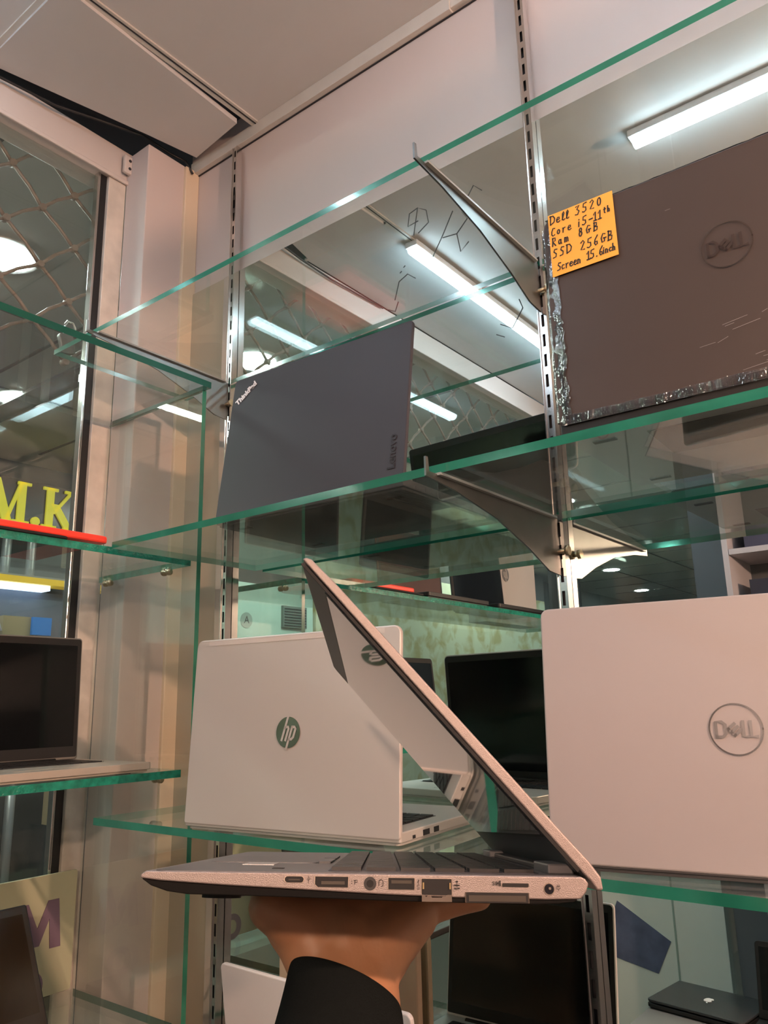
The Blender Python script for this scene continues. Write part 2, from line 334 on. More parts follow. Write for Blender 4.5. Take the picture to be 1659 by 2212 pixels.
ribbon(bm, MK, TM, .0014, 0); mk = obj('marker_writing', bm, mat('marker_ink', (.05, .06, .06), .5)); mk.parent = mo; mk.matrix_parent_inverse = Matrix.Translation((0, 0, 0)); mk.location = -(mo.location-Vector((0, 0, Z0)))
bm = N(); box(bm, -1.318, -1.206, YW+.002, YW+.0075, -1.2, .905); single('backing_board', bm, mat('tan_board', (.46, .39, .29), .5), 'narrow tan board between mirror edge and column', 'panel')
# ================================================================ SHELVES
def glass_box(bm, x0, x1, y0, y1, z0, z1, thin, chip=()):
    fs = box(bm, x0, x1, y0, y1, z0, z1)
    idx = {'x': (0, 1), 'y': (2, 3), 'z': (4, 5)}[thin]
    for i, f in enumerate(fs): f.material_index = 0 if i in idx else (2 if i in chip else 1)
def clear(o, faces):
    for i in faces: o.data.polygons[i].material_index = 0
    return o
def shelf(x0, x1, y0, y1, z, t, lb, grp, chip=(), edge=None):
    bm = N(); glass_box(bm, x0, x1, y0, y1, z-t, z, 'z', chip)
    return single('glass_shelf', bm, [GL, edge or GE, GC], lb, 'shelf', grp)
Z1, Z2, Z3, Z4 = .653, .256, -.153, -.535
shelf(-1.305, .75, .700, 1.006, Z1, .009, 'empty top glass shelf on the mirror wall', 'right glass shelves')
shelf(-1.080, .75, .700, 1.006, Z2, .010, 'glass shelf on the mirror wall carrying the slate and the brown laptops', 'right glass shelves')
shelf(-1.085, .75, .700, 1.006, Z3, .010, 'glass shelf on the mirror wall carrying the two silver laptops', 'right glass shelves')
shelf(-1.085, .75, .700, 1.006, Z4, .010, 'lowest glass shelf on the mirror wall carrying the white laptop', 'right glass shelves')
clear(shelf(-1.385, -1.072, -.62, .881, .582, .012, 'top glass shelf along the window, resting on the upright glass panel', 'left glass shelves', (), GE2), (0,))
clear(shelf(-1.385, -1.104, -.62, .874, .254, .012, 'glass shelf along the window carrying the red folder', 'left glass shelves', (1, 3)), (0,))
clear(shelf(-1.385, -1.110, -.62, .874, -.100, .012, 'glass shelf along the window carrying the open silver laptop', 'left glass shelves', (1, 3)), (0,))
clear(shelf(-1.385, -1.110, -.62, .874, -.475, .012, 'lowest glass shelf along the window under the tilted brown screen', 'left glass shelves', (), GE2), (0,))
bm = N(); glass_box(bm, -1.392, -1.092, .8775, .8865, -1.2, .572, 'y'); clear(single('glass_partition', bm, [GL, GE], 'upright glass panel between window shelves and mirror shelves', 'glass panel'), (0,))
# glass clips
def clip(x, y, z, lb, ax='y'):
    e = empty('shelf_clip', (x, y, z), lb, 'clip', 'small metal shelf clips')
    bm = N(); d = (1, 0, 0) if ax == 'x' else (0, 1, 0)
    T = Vector(d); tube(bm, [-T*.012, -T*.010, -T*.004, -T*.003, T*.003, T*.004, T*.010, T*.012], [.003, .006, .006, .0035, .0035, .006, .006, .003], 12); obj('barrel', bm, BRASS, e)
    bm = N(); tube(bm, [(0, 0, .0), (0, 0, .006)], .003, 8); obj('screw', bm, CHROME, e)
clip(-1.163, .868, .237, 'metal clip under the red folder shelf, nearer the panel edge', 'x'); clip(-1.345, .868, .237, 'metal clip under the red folder shelf, nearer the window', 'x')
clip(-1.163, .868, -.117, 'metal clip under the open silver laptop shelf, nearer the panel edge', 'x'); clip(-1.345, .868, -.117, 'metal clip under the open silver laptop shelf, nearer the window', 'x')
# slotted standards
def standard(x, lb):
    e = empty('slotted_standard', (x, YW, -1.2), lb, 'shelf upright', 'slotted metal uprights')
    bm = N()
    H = 2.405; box(bm, -.0075, -.0060, -.016, -.001, 0, H); box(bm, .0060, .0075, -.016, -.001, 0, H)
    pts = 0; z = 0
    zs = []; 
    while z < H-.03: zs.append(z); z += .032
    box(bm, -.0060, -.0022, -.014, -.012, 0, H); box(bm, .0022, .0060, -.014, -.012, 0, H)
    for z in zs: box(bm, -.0022, .0022, -.014, -.012, z, z+.012)
    obj('channel', bm, CHROME, e)
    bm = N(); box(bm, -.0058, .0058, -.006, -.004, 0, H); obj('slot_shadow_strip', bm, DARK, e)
standard(-1.162, 'slotted chrome upright on the left, behind the slate laptop'); standard(-.462, 'slotted chrome upright in the middle, left of the brown laptop'); standard(.238, 'slotted chrome upright outside the right edge of the photo')
def bracket(x, z, lb):
    e = empty('shelf_bracket', (x, YW-.016, z), lb, 'bracket', 'steel shelf brackets')
    bm = N()
    out = [(0, -.008), (.315, -.008), (.317, .008), (.3215, .008), (.3215, -.014), (.26, -.020), (.17, -.036), (.09, -.062), (.035, -.085), (0, -.088)]
    # thin plate hanging under the shelf, in the y-z plane, with an upturned nose
    T = frame((-.0012, 0, 0), (0, -1, 0), (0, 0, 1)); T = T@Matrix.Identity(4)
    prism(bm, out[::-1], T, -.0012, .0012); obj('arm_plate', bm, STEEL, e)
    bm = N(); box(bm, -.005, .005, -.300, -.01, -.0095, -.0065); obj('glass_rest', bm, mat('clear_rubber', (.25, .27, .26), .3), e)
    bm = N(); tube(bm, [(-.014, -.004, -.055), (.014, -.004, -.055)], .0035, 8); tube(bm, [(-.016, -.004, -.055), (-.011, -.004, -.055)], .007, 6); tube(bm, [(.011, -.004, -.055), (.016, -.004, -.055)], .007, 6); obj('bolt', bm, BRASS, e)
for x, z, lb in ((-1.162, Z1-.002, 'steel bracket under the left end of the empty top shelf'), (-.462, Z1-.002, 'steel bracket in the middle of the empty top shelf'), (-.462, Z2-.003, 'bolted steel bracket under the shelf between slate and brown laptop'), (.238, Z2-.003, 'bracket under the brown laptop shelf right of the photo'), (.238, Z1-.002, 'bracket under the top shelf right of the photo')): bracket(x, z, lb)
# ================================================================ LOGOS
def hp_logo(parent, x, z, r, m_disc, m_cut, yoff=-.0006):
    T = frame((x, yoff, z), (1, 0, 0), (0, 0, 1)); T = frame((x, yoff, z), (1, 0, 0), (0, 0, 1))
    bm = N(); prism(bm, disc_pts(0, 0, r, 48), T, 0, .0004); o = obj('round_logo', bm, m_disc, parent)
    s = r/50.; sh = .32
    def P(pts): return [((px+py*sh)*s, py*s) for px, py in pts]
    st = [P([(-17, -25), (-17, 50)]), P([(-17, 14), (-12, 17), (-4, 17), (-1, 12), (-1, -25)]),
          P([(12, -52), (12, 17)]), P([(12, 17), (22, 17), (28, 12), (28, -15), (22, -22), (12, -22)])]
    bm = N(); ribbon(bm, st, T, 8.5*s, .0008); l = obj('logo_letters', bm, m_cut, o); return o
def dell_logo(parent, x, z, r, m_ring, m_let, yoff=-.0006, ring=.06):
    T = frame((x, yoff, z), (1, 0, 0), (0, 0, 1)); bm = N()
    ribbon(bm, [arc(0, 0, r, r, 0, 362, 56)], T, r*ring, .0004); o = obj('round_logo', bm, m_ring, parent)
    s = r/50.; k = lambda pts: [(a*s, b*s) for a, b in pts]
    st = [k([(-37, -15), (-37, 15), (-26, 15), (-19, 9), (-19, -9), (-26, -15), (-37, -15)]), k([(14, 15), (14, -14), (24, -14)]), k([(28, 15), (28, -14), (39, -14)]),
          k([(-14, 0), (-2, 11)]), k([(-8, -6), (4, 5)]), k([(-2, -12), (10, -1)]), k([(-14, 0), (-2, -12)])]
    bm = N(); ribbon(bm, st, T, 6*s, .0004); obj('logo_letters', bm, m_let, o); return o
# ================================================================ LAPTOPS
def keyboard(bm, x0, x1, y0, y1, z, rows=6, cols=14, mi=1):
    """y0 is the hinge side"""
    ph = (y1-y0)/rows
    for r in range(rows):
        ws = [1]*cols
        if r == rows-1: ws = [1, 1, 1, 1.2, 4.6, 1.2, 1, 1, 1, 1]
        elif r: ws = [1+.25*r]+[1]*(cols-2)+[1.9-.25*r]
        tot = sum(ws); x = x0
        for q in ws:
            wq = (x1-x0)*q/tot
            box(bm, x+.0012, x+wq-.0012, y0+r*ph+.0012, y0+(r+1)*ph-.0012, z, z+.0014, mi); x += wq
def laptop(label, loc, yawd, tilt, w, d, h, m_lid, m_base, m_bot=None, tb=.016, tl=.006, lz=None, lr=.010, m_bez=None, cat='laptop', ports=True, vent=False, screen_m=None, group=None, kbw=.82):
    m_bot = m_bot or m_base; m_bez = m_bez or BLACK
    lz = tb if lz is None else lz
    e = empty('laptop', loc, label, cat, group, (0, 0, R_(yawd)))
    I = Matrix.Identity(4)
    bm = N(); prism(bm, rrect(-w/2, w/2, tl*.2, d, (lr*.8, lr*.8, .003, .003)), I, .005, tb)
    b = obj('base', bm, m_base, e, bevel=.0012)
    bm = N(); prism(bm, rrect(-w/2+.003, w/2-.003, tl*.2+.003, d-.004, lr*.7), I, .0015, .0052)
    u = obj('bottom_cover', bm, m_bot, e, bevel=.001)
    if vent:
        bm = N(); n = 26
        for i in range(n): box(bm, -w*.28+i*w*.56/n, -w*.28+(i+.6)*w*.56/n, .02, .055, .0008, .0016)
        obj('vent_slots', bm, BLACK, e)
    for sx in (-1, 1):
        for yy in (.03, d-.03):
            bm = N(); box(bm, sx*w*.40-.012, sx*w*.40+.012, yy-.004, yy+.004, 0, .002); obj('rubber_foot', bm, RUBBER, e)
    bm = N(); kx = w*kbw/2; prism(bm, rrect(-kx-.002, kx+.002, .026, .026+d*.48, .003), I, tb, tb+.0002, 0); keyboard(bm, -kx, kx, .028, .024+d*.48, tb+.0002)
    obj('keyboard', bm, [BLACK, KEY], e)
    bm = N(); prism(bm, rrect(-.052, .052, d*.60, d*.60+.062, .003), I, tb, tb+.0003); obj('trackpad', bm, m_base if m_base is not BLACK else KEY, e)
    if ports:
        for sx in (-1, 1):
            for yy, ww in ((.030, .006), (.058, .015), (.082, .012)):
                bm = N(); box(bm, sx*(w/2-.001), sx*(w/2+.0004), yy-ww/2, yy+ww/2, .0065, .0125 if ww > .01 else .010); obj('port', bm, BLACK, e)
    bm = N(); tube(bm, [(-w*.36, tl+.006, tb-.001), (w*.36, tl+.006, tb-.001)], .0045, 10); obj('hinge', bm, m_bez, e)
    T = frame((0, tl, 0), (1, 0, 0), (0, 0, 1))
    bm = N(); prism(bm, rrect(-w/2, w/2, 0, h, (lr, lr, .004, .004)), T, 0, tl)
    lid = obj('lid', bm, m_lid, e, (0, 0, lz), (R_(tilt), 0, 0), bevel=.0015)
    bm = N(); prism(bm, rrect(-w/2+.0025, w/2-.0025, .004, h-.0025, (lr*.8, lr*.8, .003, .003)), frame((0, tl+.0008, 0), (1, 0, 0), (0, 0, 1)), 0, .0008)
    bz = obj('bezel', bm, m_bez, lid)
    bm = N(); prism(bm, rrect(-w/2+.010, w/2-.010, .022, h-.014, .001), frame((0, tl+.0012, 0), (1, 0, 0), (0, 0, 1)), 0, .0004)
    obj('screen', bm, screen_m or SCREEN, lid)
    return e, lid
# silver hp on the middle shelf
LOGO = mat('logo_mirror', (.30, .30, .28), .05, 1)
e, lid = laptop('silver laptop seen from behind, polished round logo, left of the held laptop', (-.708, .709, Z3), 5.7, -3.5, .326, .225, .234, SILVER, SILVERB, lz=.008)
hp_logo(lid, .003, .113, .0185, LOGO, SILVER)
bm = N(); ribbon(bm, [[(-.138, .2285), (.1385, .2285)]], frame((0, -.0002, 0), (1, 0, 0), (0, 0, 1)), .006, .0002); obj('antenna_strip', bm, mat('antenna_silver', (.66, .60, .57), .3, .2), lid)
# silver dell on the right
e, lid = laptop('large pinkish silver laptop at the right edge, ring logo, middle shelf', (-.192, .737, Z3), 9.9, -4.8, .34, .235, .235, SILVERD, mat('dark_grey_base', (.09, .09, .095), .4, .3), lz=.007, lr=.008)
dell_logo(lid, 0, .1175, .0215, mat('ring_chrome', (.34, .34, .34), .18, 1), mat('letter_grey', (.22, .22, .23), .3, .8))
# slate thinkpad
e, lid = laptop('dark slate laptop seen from behind, slanted white lettering in its top left corner', (-.720, .752, Z2), 2.3, -8.5, .337, .225, .232, GRAPH, mat('thinkpad_base', (.03, .03, .03), .6), mat('thinkpad_bottom', (.010, .011, .010), .6), lz=.015, lr=.006, vent=False)
text_mesh('silver_lettering', 'ThinkPad', .0125, mat('letter_white', (.75, .75, .78), .3), frame((-.139, -.0008, .202), (.8, 0, .62), (-.62, 0, .8)), lid, bold=.0006)
text_mesh('embossed_lettering', 'Lenovo', .0165, mat('emboss_dark', (.035, .034, .038), .2, .2), frame((.149, -.0008, .040), (0, 0, 1), (-1, 0, 0)), lid, bold=.0004)
# brown wrapped laptop with a note
e, lid = laptop('dark brown laptop wrapped in clear film with an orange note on it', (-.143, .722, Z2), 1.5, .6, .358, .24, .236, BROWN, mat('brown_base', (.012, .012, .012), .4), mat('grey_bottom', (.30, .33, .35), .5), tb=.020, lz=.016, lr=.012, vent=False, tl=.008)
EMB = mat('embossed_ring', (.30, .27, .25), .15, 1)
dell_logo(lid, .001, .138, .0225, EMB, mat('emboss_brown', (.11, .09, .085), .12, .6), ring=.05)
bm = N(); box(bm, -.10, .12, .03, .12, .0006, .0016); obj('fan_vent', bm, BLACK, e)
# clear film: thin wavy skin folded round the lid edges
FILM = bpy.data.materials.new('clear_film'); FILM.use_nodes = True; nt = FILM.node_tree; nt.nodes.clear()
ou = nt.nodes.new('ShaderNodeOutputMaterial'); mx = nt.nodes.new('ShaderNodeMixShader'); tr = nt.nodes.new('ShaderNodeBsdfTransparent'); g2 = nt.nodes.new('ShaderNodeBsdfGlossy')
g2.inputs['Roughness'].default_value = .06; lw = nt.nodes.new('ShaderNodeLayerWeight'); lw.inputs[0].default_value = .66
tc = nt.nodes.new('ShaderNodeTexCoord'); mp = nt.nodes.new('ShaderNodeMapping'); mp.inputs['Scale'].default_value = (60, 60, 14); ns = nt.nodes.new('ShaderNodeTexNoise'); ns.inputs['Scale'].default_value = 2.2; ns.inputs['Detail'].default_value = 4
bp = nt.nodes.new('ShaderNodeBump'); bp.inputs['Strength'].default_value = 1; bp.inputs['Distance'].default_value = .004
L = nt.links.new; L(tc.outputs['Object'], mp.inputs[0]); L(mp.outputs[0], ns.inputs['Vector']); L(ns.outputs['Fac'], bp.inputs['Height']); L(bp.outputs[0], g2.inputs['Normal']); L(lw.outputs['Fresnel'], mx.inputs[0]); L(tr.outputs[0], mx.inputs[1]); L(g2.outputs[0], mx.inputs[2]); L(mx.outputs[0], ou.inputs[0])
bm = N()
W2 = .179; rows = 40
def strip(path_fn, n, m_):
    g = [[bm.verts.new(path_fn(i/(n-1), j/(m_-1))) for j in range(m_)] for i in range(n)]
    for i in range(n-1):
        for j in range(m_-1):
            f = bm.faces.new((g[i][j], g[i+1][j], g[i+1][j+1], g[i][j+1])); f.smooth = True
rnd = random.Random(3); wob = [rnd.uniform(-1, 1) for _ in range(200)]
def side(sx):
    def fn(u, v):
        a = v*math.pi; k = wob[int(u*60)]*.0007
        return Vector((sx*(W2+.0012+k+.0015*math.sin(a)) if .2 < v < .8 else sx*(W2-.014+wob[int(u*50)+70]*.002 if v in (0, 1) else W2+.001), -.0012+.0104*v+k*.6, .004+u*.222))
    return fn
strip(side(-1), rows, 7); strip(side(1), rows, 7)
def bot(u, v): return Vector((-W2+.004+u*(2*W2-.008), -.0013-wob[int(u*20)]*.0002, -.001+v*(.010+.001*wob[int(u*20)+40])))
strip(bot, 60, 4)
def topf(u, v):
    a = v*math.pi; return Vector((-W2+.003+u*(2*W2-.006), -.0012+.0104*v, .2352+.0012*math.sin(a)+wob[int(u*60)+20]*.0004))
strip(topf, 60, 6)
obj('plastic_film', bm, FILM, lid)
SCR = mat('film_scratch', (.75, .72, .7), .2, .6)
bm = N(); T = frame((0, -.0006, 0), (1, 0, 0), (0, 0, 1)); st = []
for x, z, l, a in ((-.012, .060, .022, 8), (-.010, .058, .008, 8), (-.004, .053, .024, 8), (-.034, .044, .014, 4), (-.018, .044, .010, 20), (.035, .042, .012, 6), (.070, .055, .018, 6), (.012, .024, .008, 8), (.02, .016, .05, 6), (.0, .012, .04, 6), (.09, .02, .03, 6), (-.05, .195, .005, 0), (.055, .195, .004, 8), (.072, .197, .008, 30), (.0, .0075, .13, 2), (.018, .0205, .014, 4), (.022, .062, .005, 20)):
    st.append([(x, z), (x+l*math.cos(R_(a)), z+l*math.sin(R_(a)))])
ribbon(bm, st, T, .00035, .0002); obj('film_scratches', bm, SCR, lid)
# orange note and its handwriting
GLY = {
 'D': [[(0, 0), (0, 1)], [(-.1, .98), (.35, .95), (.6, .6), (.5, .2), (0, 0)]],
 'e': [[(.05, .28), (.45, .36), (.42, .55), (.2, .58), (.05, .35), (.1, .08), (.3, 0), (.5, .1)]],
 'l': [[(.05, .1), (.3, .8), (.22, 1), (.08, .8), (.1, .1), (.25, 0), (.38, .1)]],
 '3': [[(.05, .9), (.5, 1), (.2, .6), (.5, .35), (.3, 0), (0, .05)]], '5': [[(.5, 1), (.12, .95), (.08, .58), (.42, .5), (.45, .15), (.2, 0), (0, .08)]],
 '2': [[(.05, .8), (.3, 1), (.48, .78), (.05, .05), (.5, .02)]], '0': [arc(.25, .5, .2, .42, 80, 440, 12)],
 'C': [[(.5, .9), (.25, .98), (.05, .6), (.05, .2), (.25, 0), (.5, .1)]], 'o': [arc(.25, .3, .18, .26, 0, 370, 10)],
 'r': [[(.05, .55), (.15, .5), (.12, 0)], [(.13, .35), (.25, .55), (.42, .55)]], 'i': [[(.15, .55), (.13, 0)], [(.15, .78), (.16, .82)]],
 '-': [[(.05, .35), (.5, .38)]], '1': [[(.05, .7), (.28, 1), (.26, 0)], [(.05, 0), (.45, 0)]], 't': [[(.2, .9), (.18, .1), (.3, 0)], [(.05, .6), (.38, .62)]],
 'h': [[(.05, 1), (.05, 0)], [(.06, .35), (.22, .55), (.35, .4), (.36, 0)]], 'R': [[(.05, 0), (.08, 1)], [(.0, .95), (.4, .95), (.42, .6), (.1, .5), (.5, 0)]],
 'a': [arc(.2, .28, .16, .26, 0, 360, 10), [(.37, .5), (.37, .1), (.48, 0)]], 'm': [[(.03, .55), (.03, 0)], [(.04, .4), (.17, .55), (.25, .4), (.25, 0)], [(.26, .4), (.38, .55), (.47, .4), (.5, 0)]],
 '8': [arc(.25, .75, .15, .22, 0, 360, 10), arc(.25, .27, .19, .27, 0, 360, 10)], 'G': [[(.5, .85), (.25, .95), (.03, .5), (.15, .05), (.42, .1), (.45, .45)], [(.3, .45), (.62, .45)]],
 'B': [[(.05, 0), (.08, 1)], [(0, .97), (.4, .9), (.38, .6), (.1, .52)], [(.1, .52), (.5, .42), (.45, .05), (.0, 0)]], 'S': [[(.5, .92), (.2, .98), (.08, .7), (.42, .42), (.38, .08), (0, .03)]],
 '6': [[(.42, 1), (.12, .6), (.05, .25), (.2, 0), (.4, .1), (.38, .38), (.1, .35)]], 'n': [[(.05, .55), (.05, 0)], [(.06, .38), (.22, .55), (.36, .4), (.37, 0)]],
 'c': [[(.4, .5), (.2, .55), (.05, .3), (.18, 0), (.42, .08)]], '.': [[(.15, .02), (.18, .06)]]}
note = empty('sticky_note', (0, 0, 0), 'orange paper note with handwriting stuck on the brown laptop', 'note')
note.location = (-.143, .722, Z2+.020+Z0); note.rotation_euler = Euler((R_(.6), 0, R_(1.5)))
NX0, NX1, NZ0, NZ1 = -.171, -.099, .161, .2355
bm = N(); T = frame((0, -.0024, 0), (1, 0, 0), (0, 0, 1)); box(bm, NX0, NX1, NZ0, NZ1-.001, 0, .0003, T=T); obj('paper', bm, ORANGE, note)
def write(bm, s, x, y, hgt, sp, T, sup=False, slope=.0):
    st = []; x0 = x
    for i, c in enumerate(s):
        if c == ' ': x += sp*.8; continue
        hh = hgt
        for pl in GLY[c]:
            st.append([(x+px*hh*.82+py*hh*.08, y+(x-x0)*slope+py*hh) for px, py in pl])
        x += sp*(1.0 if c not in 'il1.-' else .72)
    ribbon(bm, st, T, .0014, .0006)
bm = N(); lx = NX0+.0025
for s, x, y, hh, sp in (('Dell', lx, .2225, .0090, .0066), ('3520', NX0+.031, .2225, .0092, .0080), ('Core', lx, .2085, .0082, .0062), ('i5-11', NX0+.0325, .2080, .0088, .0070), ('th', NX0+.0610, .2125, .0060, .0042),
    ('Ram', lx, .1965, .0085, .0070), ('8GB', NX0+.0325, .1965, .0085, .0082), ('SSD', lx, .1825, .0090, .0078), ('256GB', NX0+.0330, .1800, .0095, .0074), ('Screen', NX0+.006, .1665, .0078, .0045), ('15.6', NX0+.0385, .1670, .0085, .0056), ('inch', NX0+.0560, .1675, .0068, .0038)):
    write(bm, s, x, y, hh*1.12, sp, T)
obj('handwriting', bm, INK, note)
# white laptop low on the lowest shelf
e, lid = laptop('white laptop seen from behind on the lowest shelf, its lower part hidden by the sleeve', (-.700, .770, Z4), -1.0, 8, .304, .20, .205, WHITE, mat('white_base', (.5, .5, .49), .4, .2), lz=.015, lr=.007)
text_mesh('small_lettering', '26', .012, mat('pale_grey_ink', (.5, .5, .5), .5), frame((.128, -.0008, .187), (1, 0, 0), (0, 0, 1)), lid)
# cream rounded case behind it
bm = N(); prism(bm, rrect(-1.0, -.725, Z4, -.318, .022, 6), frame((0, 1.008, 0), (1, 0, 0), (0, 0, 1)), 0, .012)
single('cream_case', bm, mat('cream_plastic', (.72, .52, .36), .45), 'cream rounded case leaning on the mirror behind the white laptop', 'case', bevel=.003)
# open silver laptop on the window shelf, screen towards the room
e, lid = laptop('open silver laptop with black screen facing the room, on the window shelf', (-1.335, .655, -.100), -90, 2, .325, .222, .212, mat('grey_lid', (.25, .24, .22), .4, .5), mat('warm_silver', (.58, .52, .45), .35, .5), tb=.016, lr=.006)
# brown tilted screen, bottom left
e, lid = laptop('dark brown screen leaning back at the bottom left on the lowest window shelf', (-1.215, .565, -.475), -90, 30, .325, .20, .180, BLACK, mat('brown_black_base', (.05, .04, .035), .4), screen_m=mat('brown_screen', (.035, .022, .014), .12), m_bez=mat('brown_bezel', (.05, .038, .03), .25), lr=.004)
# the things on the window shelves that the mirror shows
e, lid = laptop('brown laptop with closed looking lid on the red folder shelf, seen in the mirror', (-1.27, .26, .254), -90, 4, .30, .16, .20, mat('copper_brown', (.17, .10, .08), .35, .4), BLACK, screen_m=mat('brown_glare_screen', (.10, .06, .05), .2))
e, lid = laptop('black laptop beside the white carton on the red folder shelf, seen in the mirror', (-1.27, -.10, .254), -90, 4, .31, .16, .20, BLACK, BLACK)
e, lid = laptop('silver laptop whose slotted underside shows in the mirror, on the top window shelf', (-1.34, -.18, .582), -90, 10, .36, .22, .22, SILVERB, SILVERB, vent=True)
e, lid = laptop('black laptop further along the window shelf behind the open silver one', (-1.335, .22, -.100), -90, 6, .33, .21, .21, BLACK, BLACK)
cb = empty('carton', (-1.36, -.42, .254), 'white laptop carton with a round logo behind the black laptop', 'box', rot=(0, 0, 0))
bm = N(); box(bm, -.03, .04, -.17, .19, 0, .30); obj('carton_body', bm, mat('carton_white', (.62, .57, .52), .6), cb)
bm = N(); T = frame((.0405, .05, .17), (0, 1, 0), (0, 0, 1)); prism(bm, disc_pts(0, 0, .024), T, 0, .0006); lg = obj('round_logo', bm, mat('logo_grey', (.2, .2, .2), .5), cb)
bm = N(); s = .024/50; P = lambda pts: [((px+py*.32)*s, py*s) for px, py in pts]; ribbon(bm, [P([(-17, -25), (-17, 50)]), P([(-17, 14), (-4, 17), (-1, -25)]), P([(12, -52), (12, 17)]), P([(12, 17), (26, 14), (26, -18), (12, -22)])], T, 8*s, .0012); obj('logo_letters', bm, mat('carton_white', 0), lg)
# red folder and black pouch on the window shelf
bm = N(); prism(bm, rrect(-1.33, -1.108, .47, .712, .008), Matrix.Identity(4), .259, .271); single('red_folder', bm, RED, 'flat red folder on the edge of the window shelf', 'folder', bevel=.003)
bm = N(); prism(bm, rrect(-1.34, -1.10, .44, .64, .01), Matrix.Identity(4), .2545, .2588); single('black_sleeve', bm, RUBBER, 'thin black sleeve lying under the red folder', 'sleeve', bevel=.001)
# cream board with purple letters behind the brown screen
bd = empty('cream_board', (-1.392, .68, -.475), 'cream rounded board with purple letters at the bottom left, by the window', 'board')
bm = N(); prism(bm, rrect(-.20, .19, 0, .195, (.004, .018, .004, .004)), frame((0, 0, 0), (0, 1, 0), (0, 0, 1)), 0, .005)
# rounded corner towards the camera side
obj('board', bm, mat('cream_board_face', (.48, .50, .34), .5, noise=.1, nscale=6), bd, (0, .265-.265, 0), bevel=.001)
PUR = mat('purple_letter', (.20, .14, .20), .5)
bm = N(); prism(bm, [(-.046, 0), (-.026, 0), (-.022, .046), (-.004, .008), (.006, .008), (.022, .048), (.026, 0), (.046, 0), (.038, .078), (.018, .078), (.001, .036), (-.018, .078), (-.038, .078)], frame((.0058, .118, .075), (0, 1, 0), (0, 0, 1)), 0, .001); obj('purple_letter', bm, PUR, bd)
text_mesh('purple_letter', 'o', .10, PUR, frame((.0062, .110, .028), (0, 1, 0), (0, 0, 1)), bd, bold=.002)
# ================================================================ SECURITY GRILLE, PADLOCKS, CABLE
ROD = mat('rusty_rod', (.23, .165, .125), .5, .3, noise=.3, nscale=60)
gr = empty('security_grille', (-1.5, 0, .7), 'folding diamond grille of rusty rods outside the window', 'grille')
rg = random.Random(5); nodes = {}
def nd(k, j):
    if (k, j) not in nodes: nodes[(k, j)] = Vector((rg.uniform(-.004, .004), .675+.075*k+rg.uniform(-.006, .006), 1.137-.067*j-.7+rg.uniform(-.006, .006)))
    return nodes[(k, j)]
bm = N(); bk = N()
for k in range(-26, 4):
    for j in range(-1, 7):
        if (k+j) % 2 == 0:
            p = nd(k, j)
            for dk in (1, -1):
                if j < 6 and (k+dk) < 4 and k+dk >= -26:
                    q = nd(k+dk, j+1); m_ = (p+q)/2+Vector((0, .004*dk, .002)); tube(bm, [p, p.lerp(m_, .5), m_, m_.lerp(q, .5), q], .0042, 6)
            tube(bk, [p-Vector((.008, 0, 0)), p+Vector((.008, 0, 0))], .0075, 8)
obj('rods', bm, ROD, gr); obj('rivets', bk, ROD, gr)
for yy, zz, lb in ((.745, .742, 'grey padlock hanging from the grille left of the column'), (.640, .77, 'brass padlock on the grille at the left edge')):
    e = empty('padlock', (-1.48, yy+.08 if zz < .75 else yy, zz), lb, 'padlock')
    bm = N(); prism(bm, rrect(-.016, .016, 0, .045, .006), frame((-.006, 0, 0), (0, 1, .25), (0, -.25, 1)), 0, .012); obj('lock_body', bm, mat('lock_grey', (.22, .21, .2), .35, .8) if zz < .75 else BRASS, e, bevel=.002)
    bm = N(); tube(bm, [(0, -.012, .045), (0, -.012, .065), (0, -.006, .075), (0, .006, .075), (0, .012, .065), (0, .012, .045)], .003, 8); obj('shackle', bm, CHROME, e)
pts = [(-1.392, .2, 1.232), (-1.390, .45, 1.222), (-1.386, .585, 1.224), (-1.376, .696, 1.228), (-1.35, .79, 1.236), (-1.328, .876, 1.243), (-1.330, .95, 1.243), (-1.322, .99, 1.240), (-1.305, .998, 1.205)]
bm = N(); tube(bm, pts, .0028, 8); single('black_cable', bm, BLACK, 'thin black cable running along the ceiling edge to the column', 'cable')
br = empty('corner_bracket', (-1.392, .905, 1.175), 'small cream screwed bracket joining beam and column', 'bracket')
bm = N(); box(bm, 0, .010, -.035, .028, 0, .045); obj('plate', bm, CREAM, br, bevel=.003)
for yy, zz in ((-.022, .032), (-.022, .012), (.012, .030)):
    bm = N(); tube(bm, [(.009, yy, zz), (.0115, yy, zz)], .0035, 10); obj('screw', bm, DARK, br)
# ================================================================ REAR OF THE SHOP (shown by the mirror)
pw = empty('poster', (-1.12, -.955, -1.3), 'white laptop shop poster whose lettering reads backwards in the mirror', 'poster')
bm = N(); box(bm, -.26, .235, -.004, 0, 0, 1.02); obj('poster_sheet', bm, mat('poster_paper', (.60, .66, .62), .4, noise=.1, nscale=3), pw)
text_mesh('poster_text', 'Deals in all Kinds of Laptops', .033, mat('poster_ink', (.12, .12, .12), .6), frame((-.02, .0015, .628), (-1, 0, 0), (0, 0, 1)), pw, bold=.0006)
RDK = mat('poster_red', (.45, .05, .05), .6)
bm = N(); Tp = frame((-.03, .0015, .705), (-1, 0, 0), (0, 0, 1)); ribbon(bm, [arc(0, .02, .028, .032, -50, 230, 16), [(-.040, -.008), (-.016, -.008)], [(.016, -.008), (.040, -.008)]], Tp, .006, .0004); obj('poster_mark', bm, RDK, pw)
bm = N(); prism(bm, [(-.14, .58), (.045, .47), (-.01, .36), (-.22, .40)], frame((0, .001, 0), (1, 0, 0), (0, 0, 1)), -.0006, 0); obj('poster_picture', bm, mat('poster_blue', (.10, .12, .20), .4, noise=.6, nscale=14), pw)
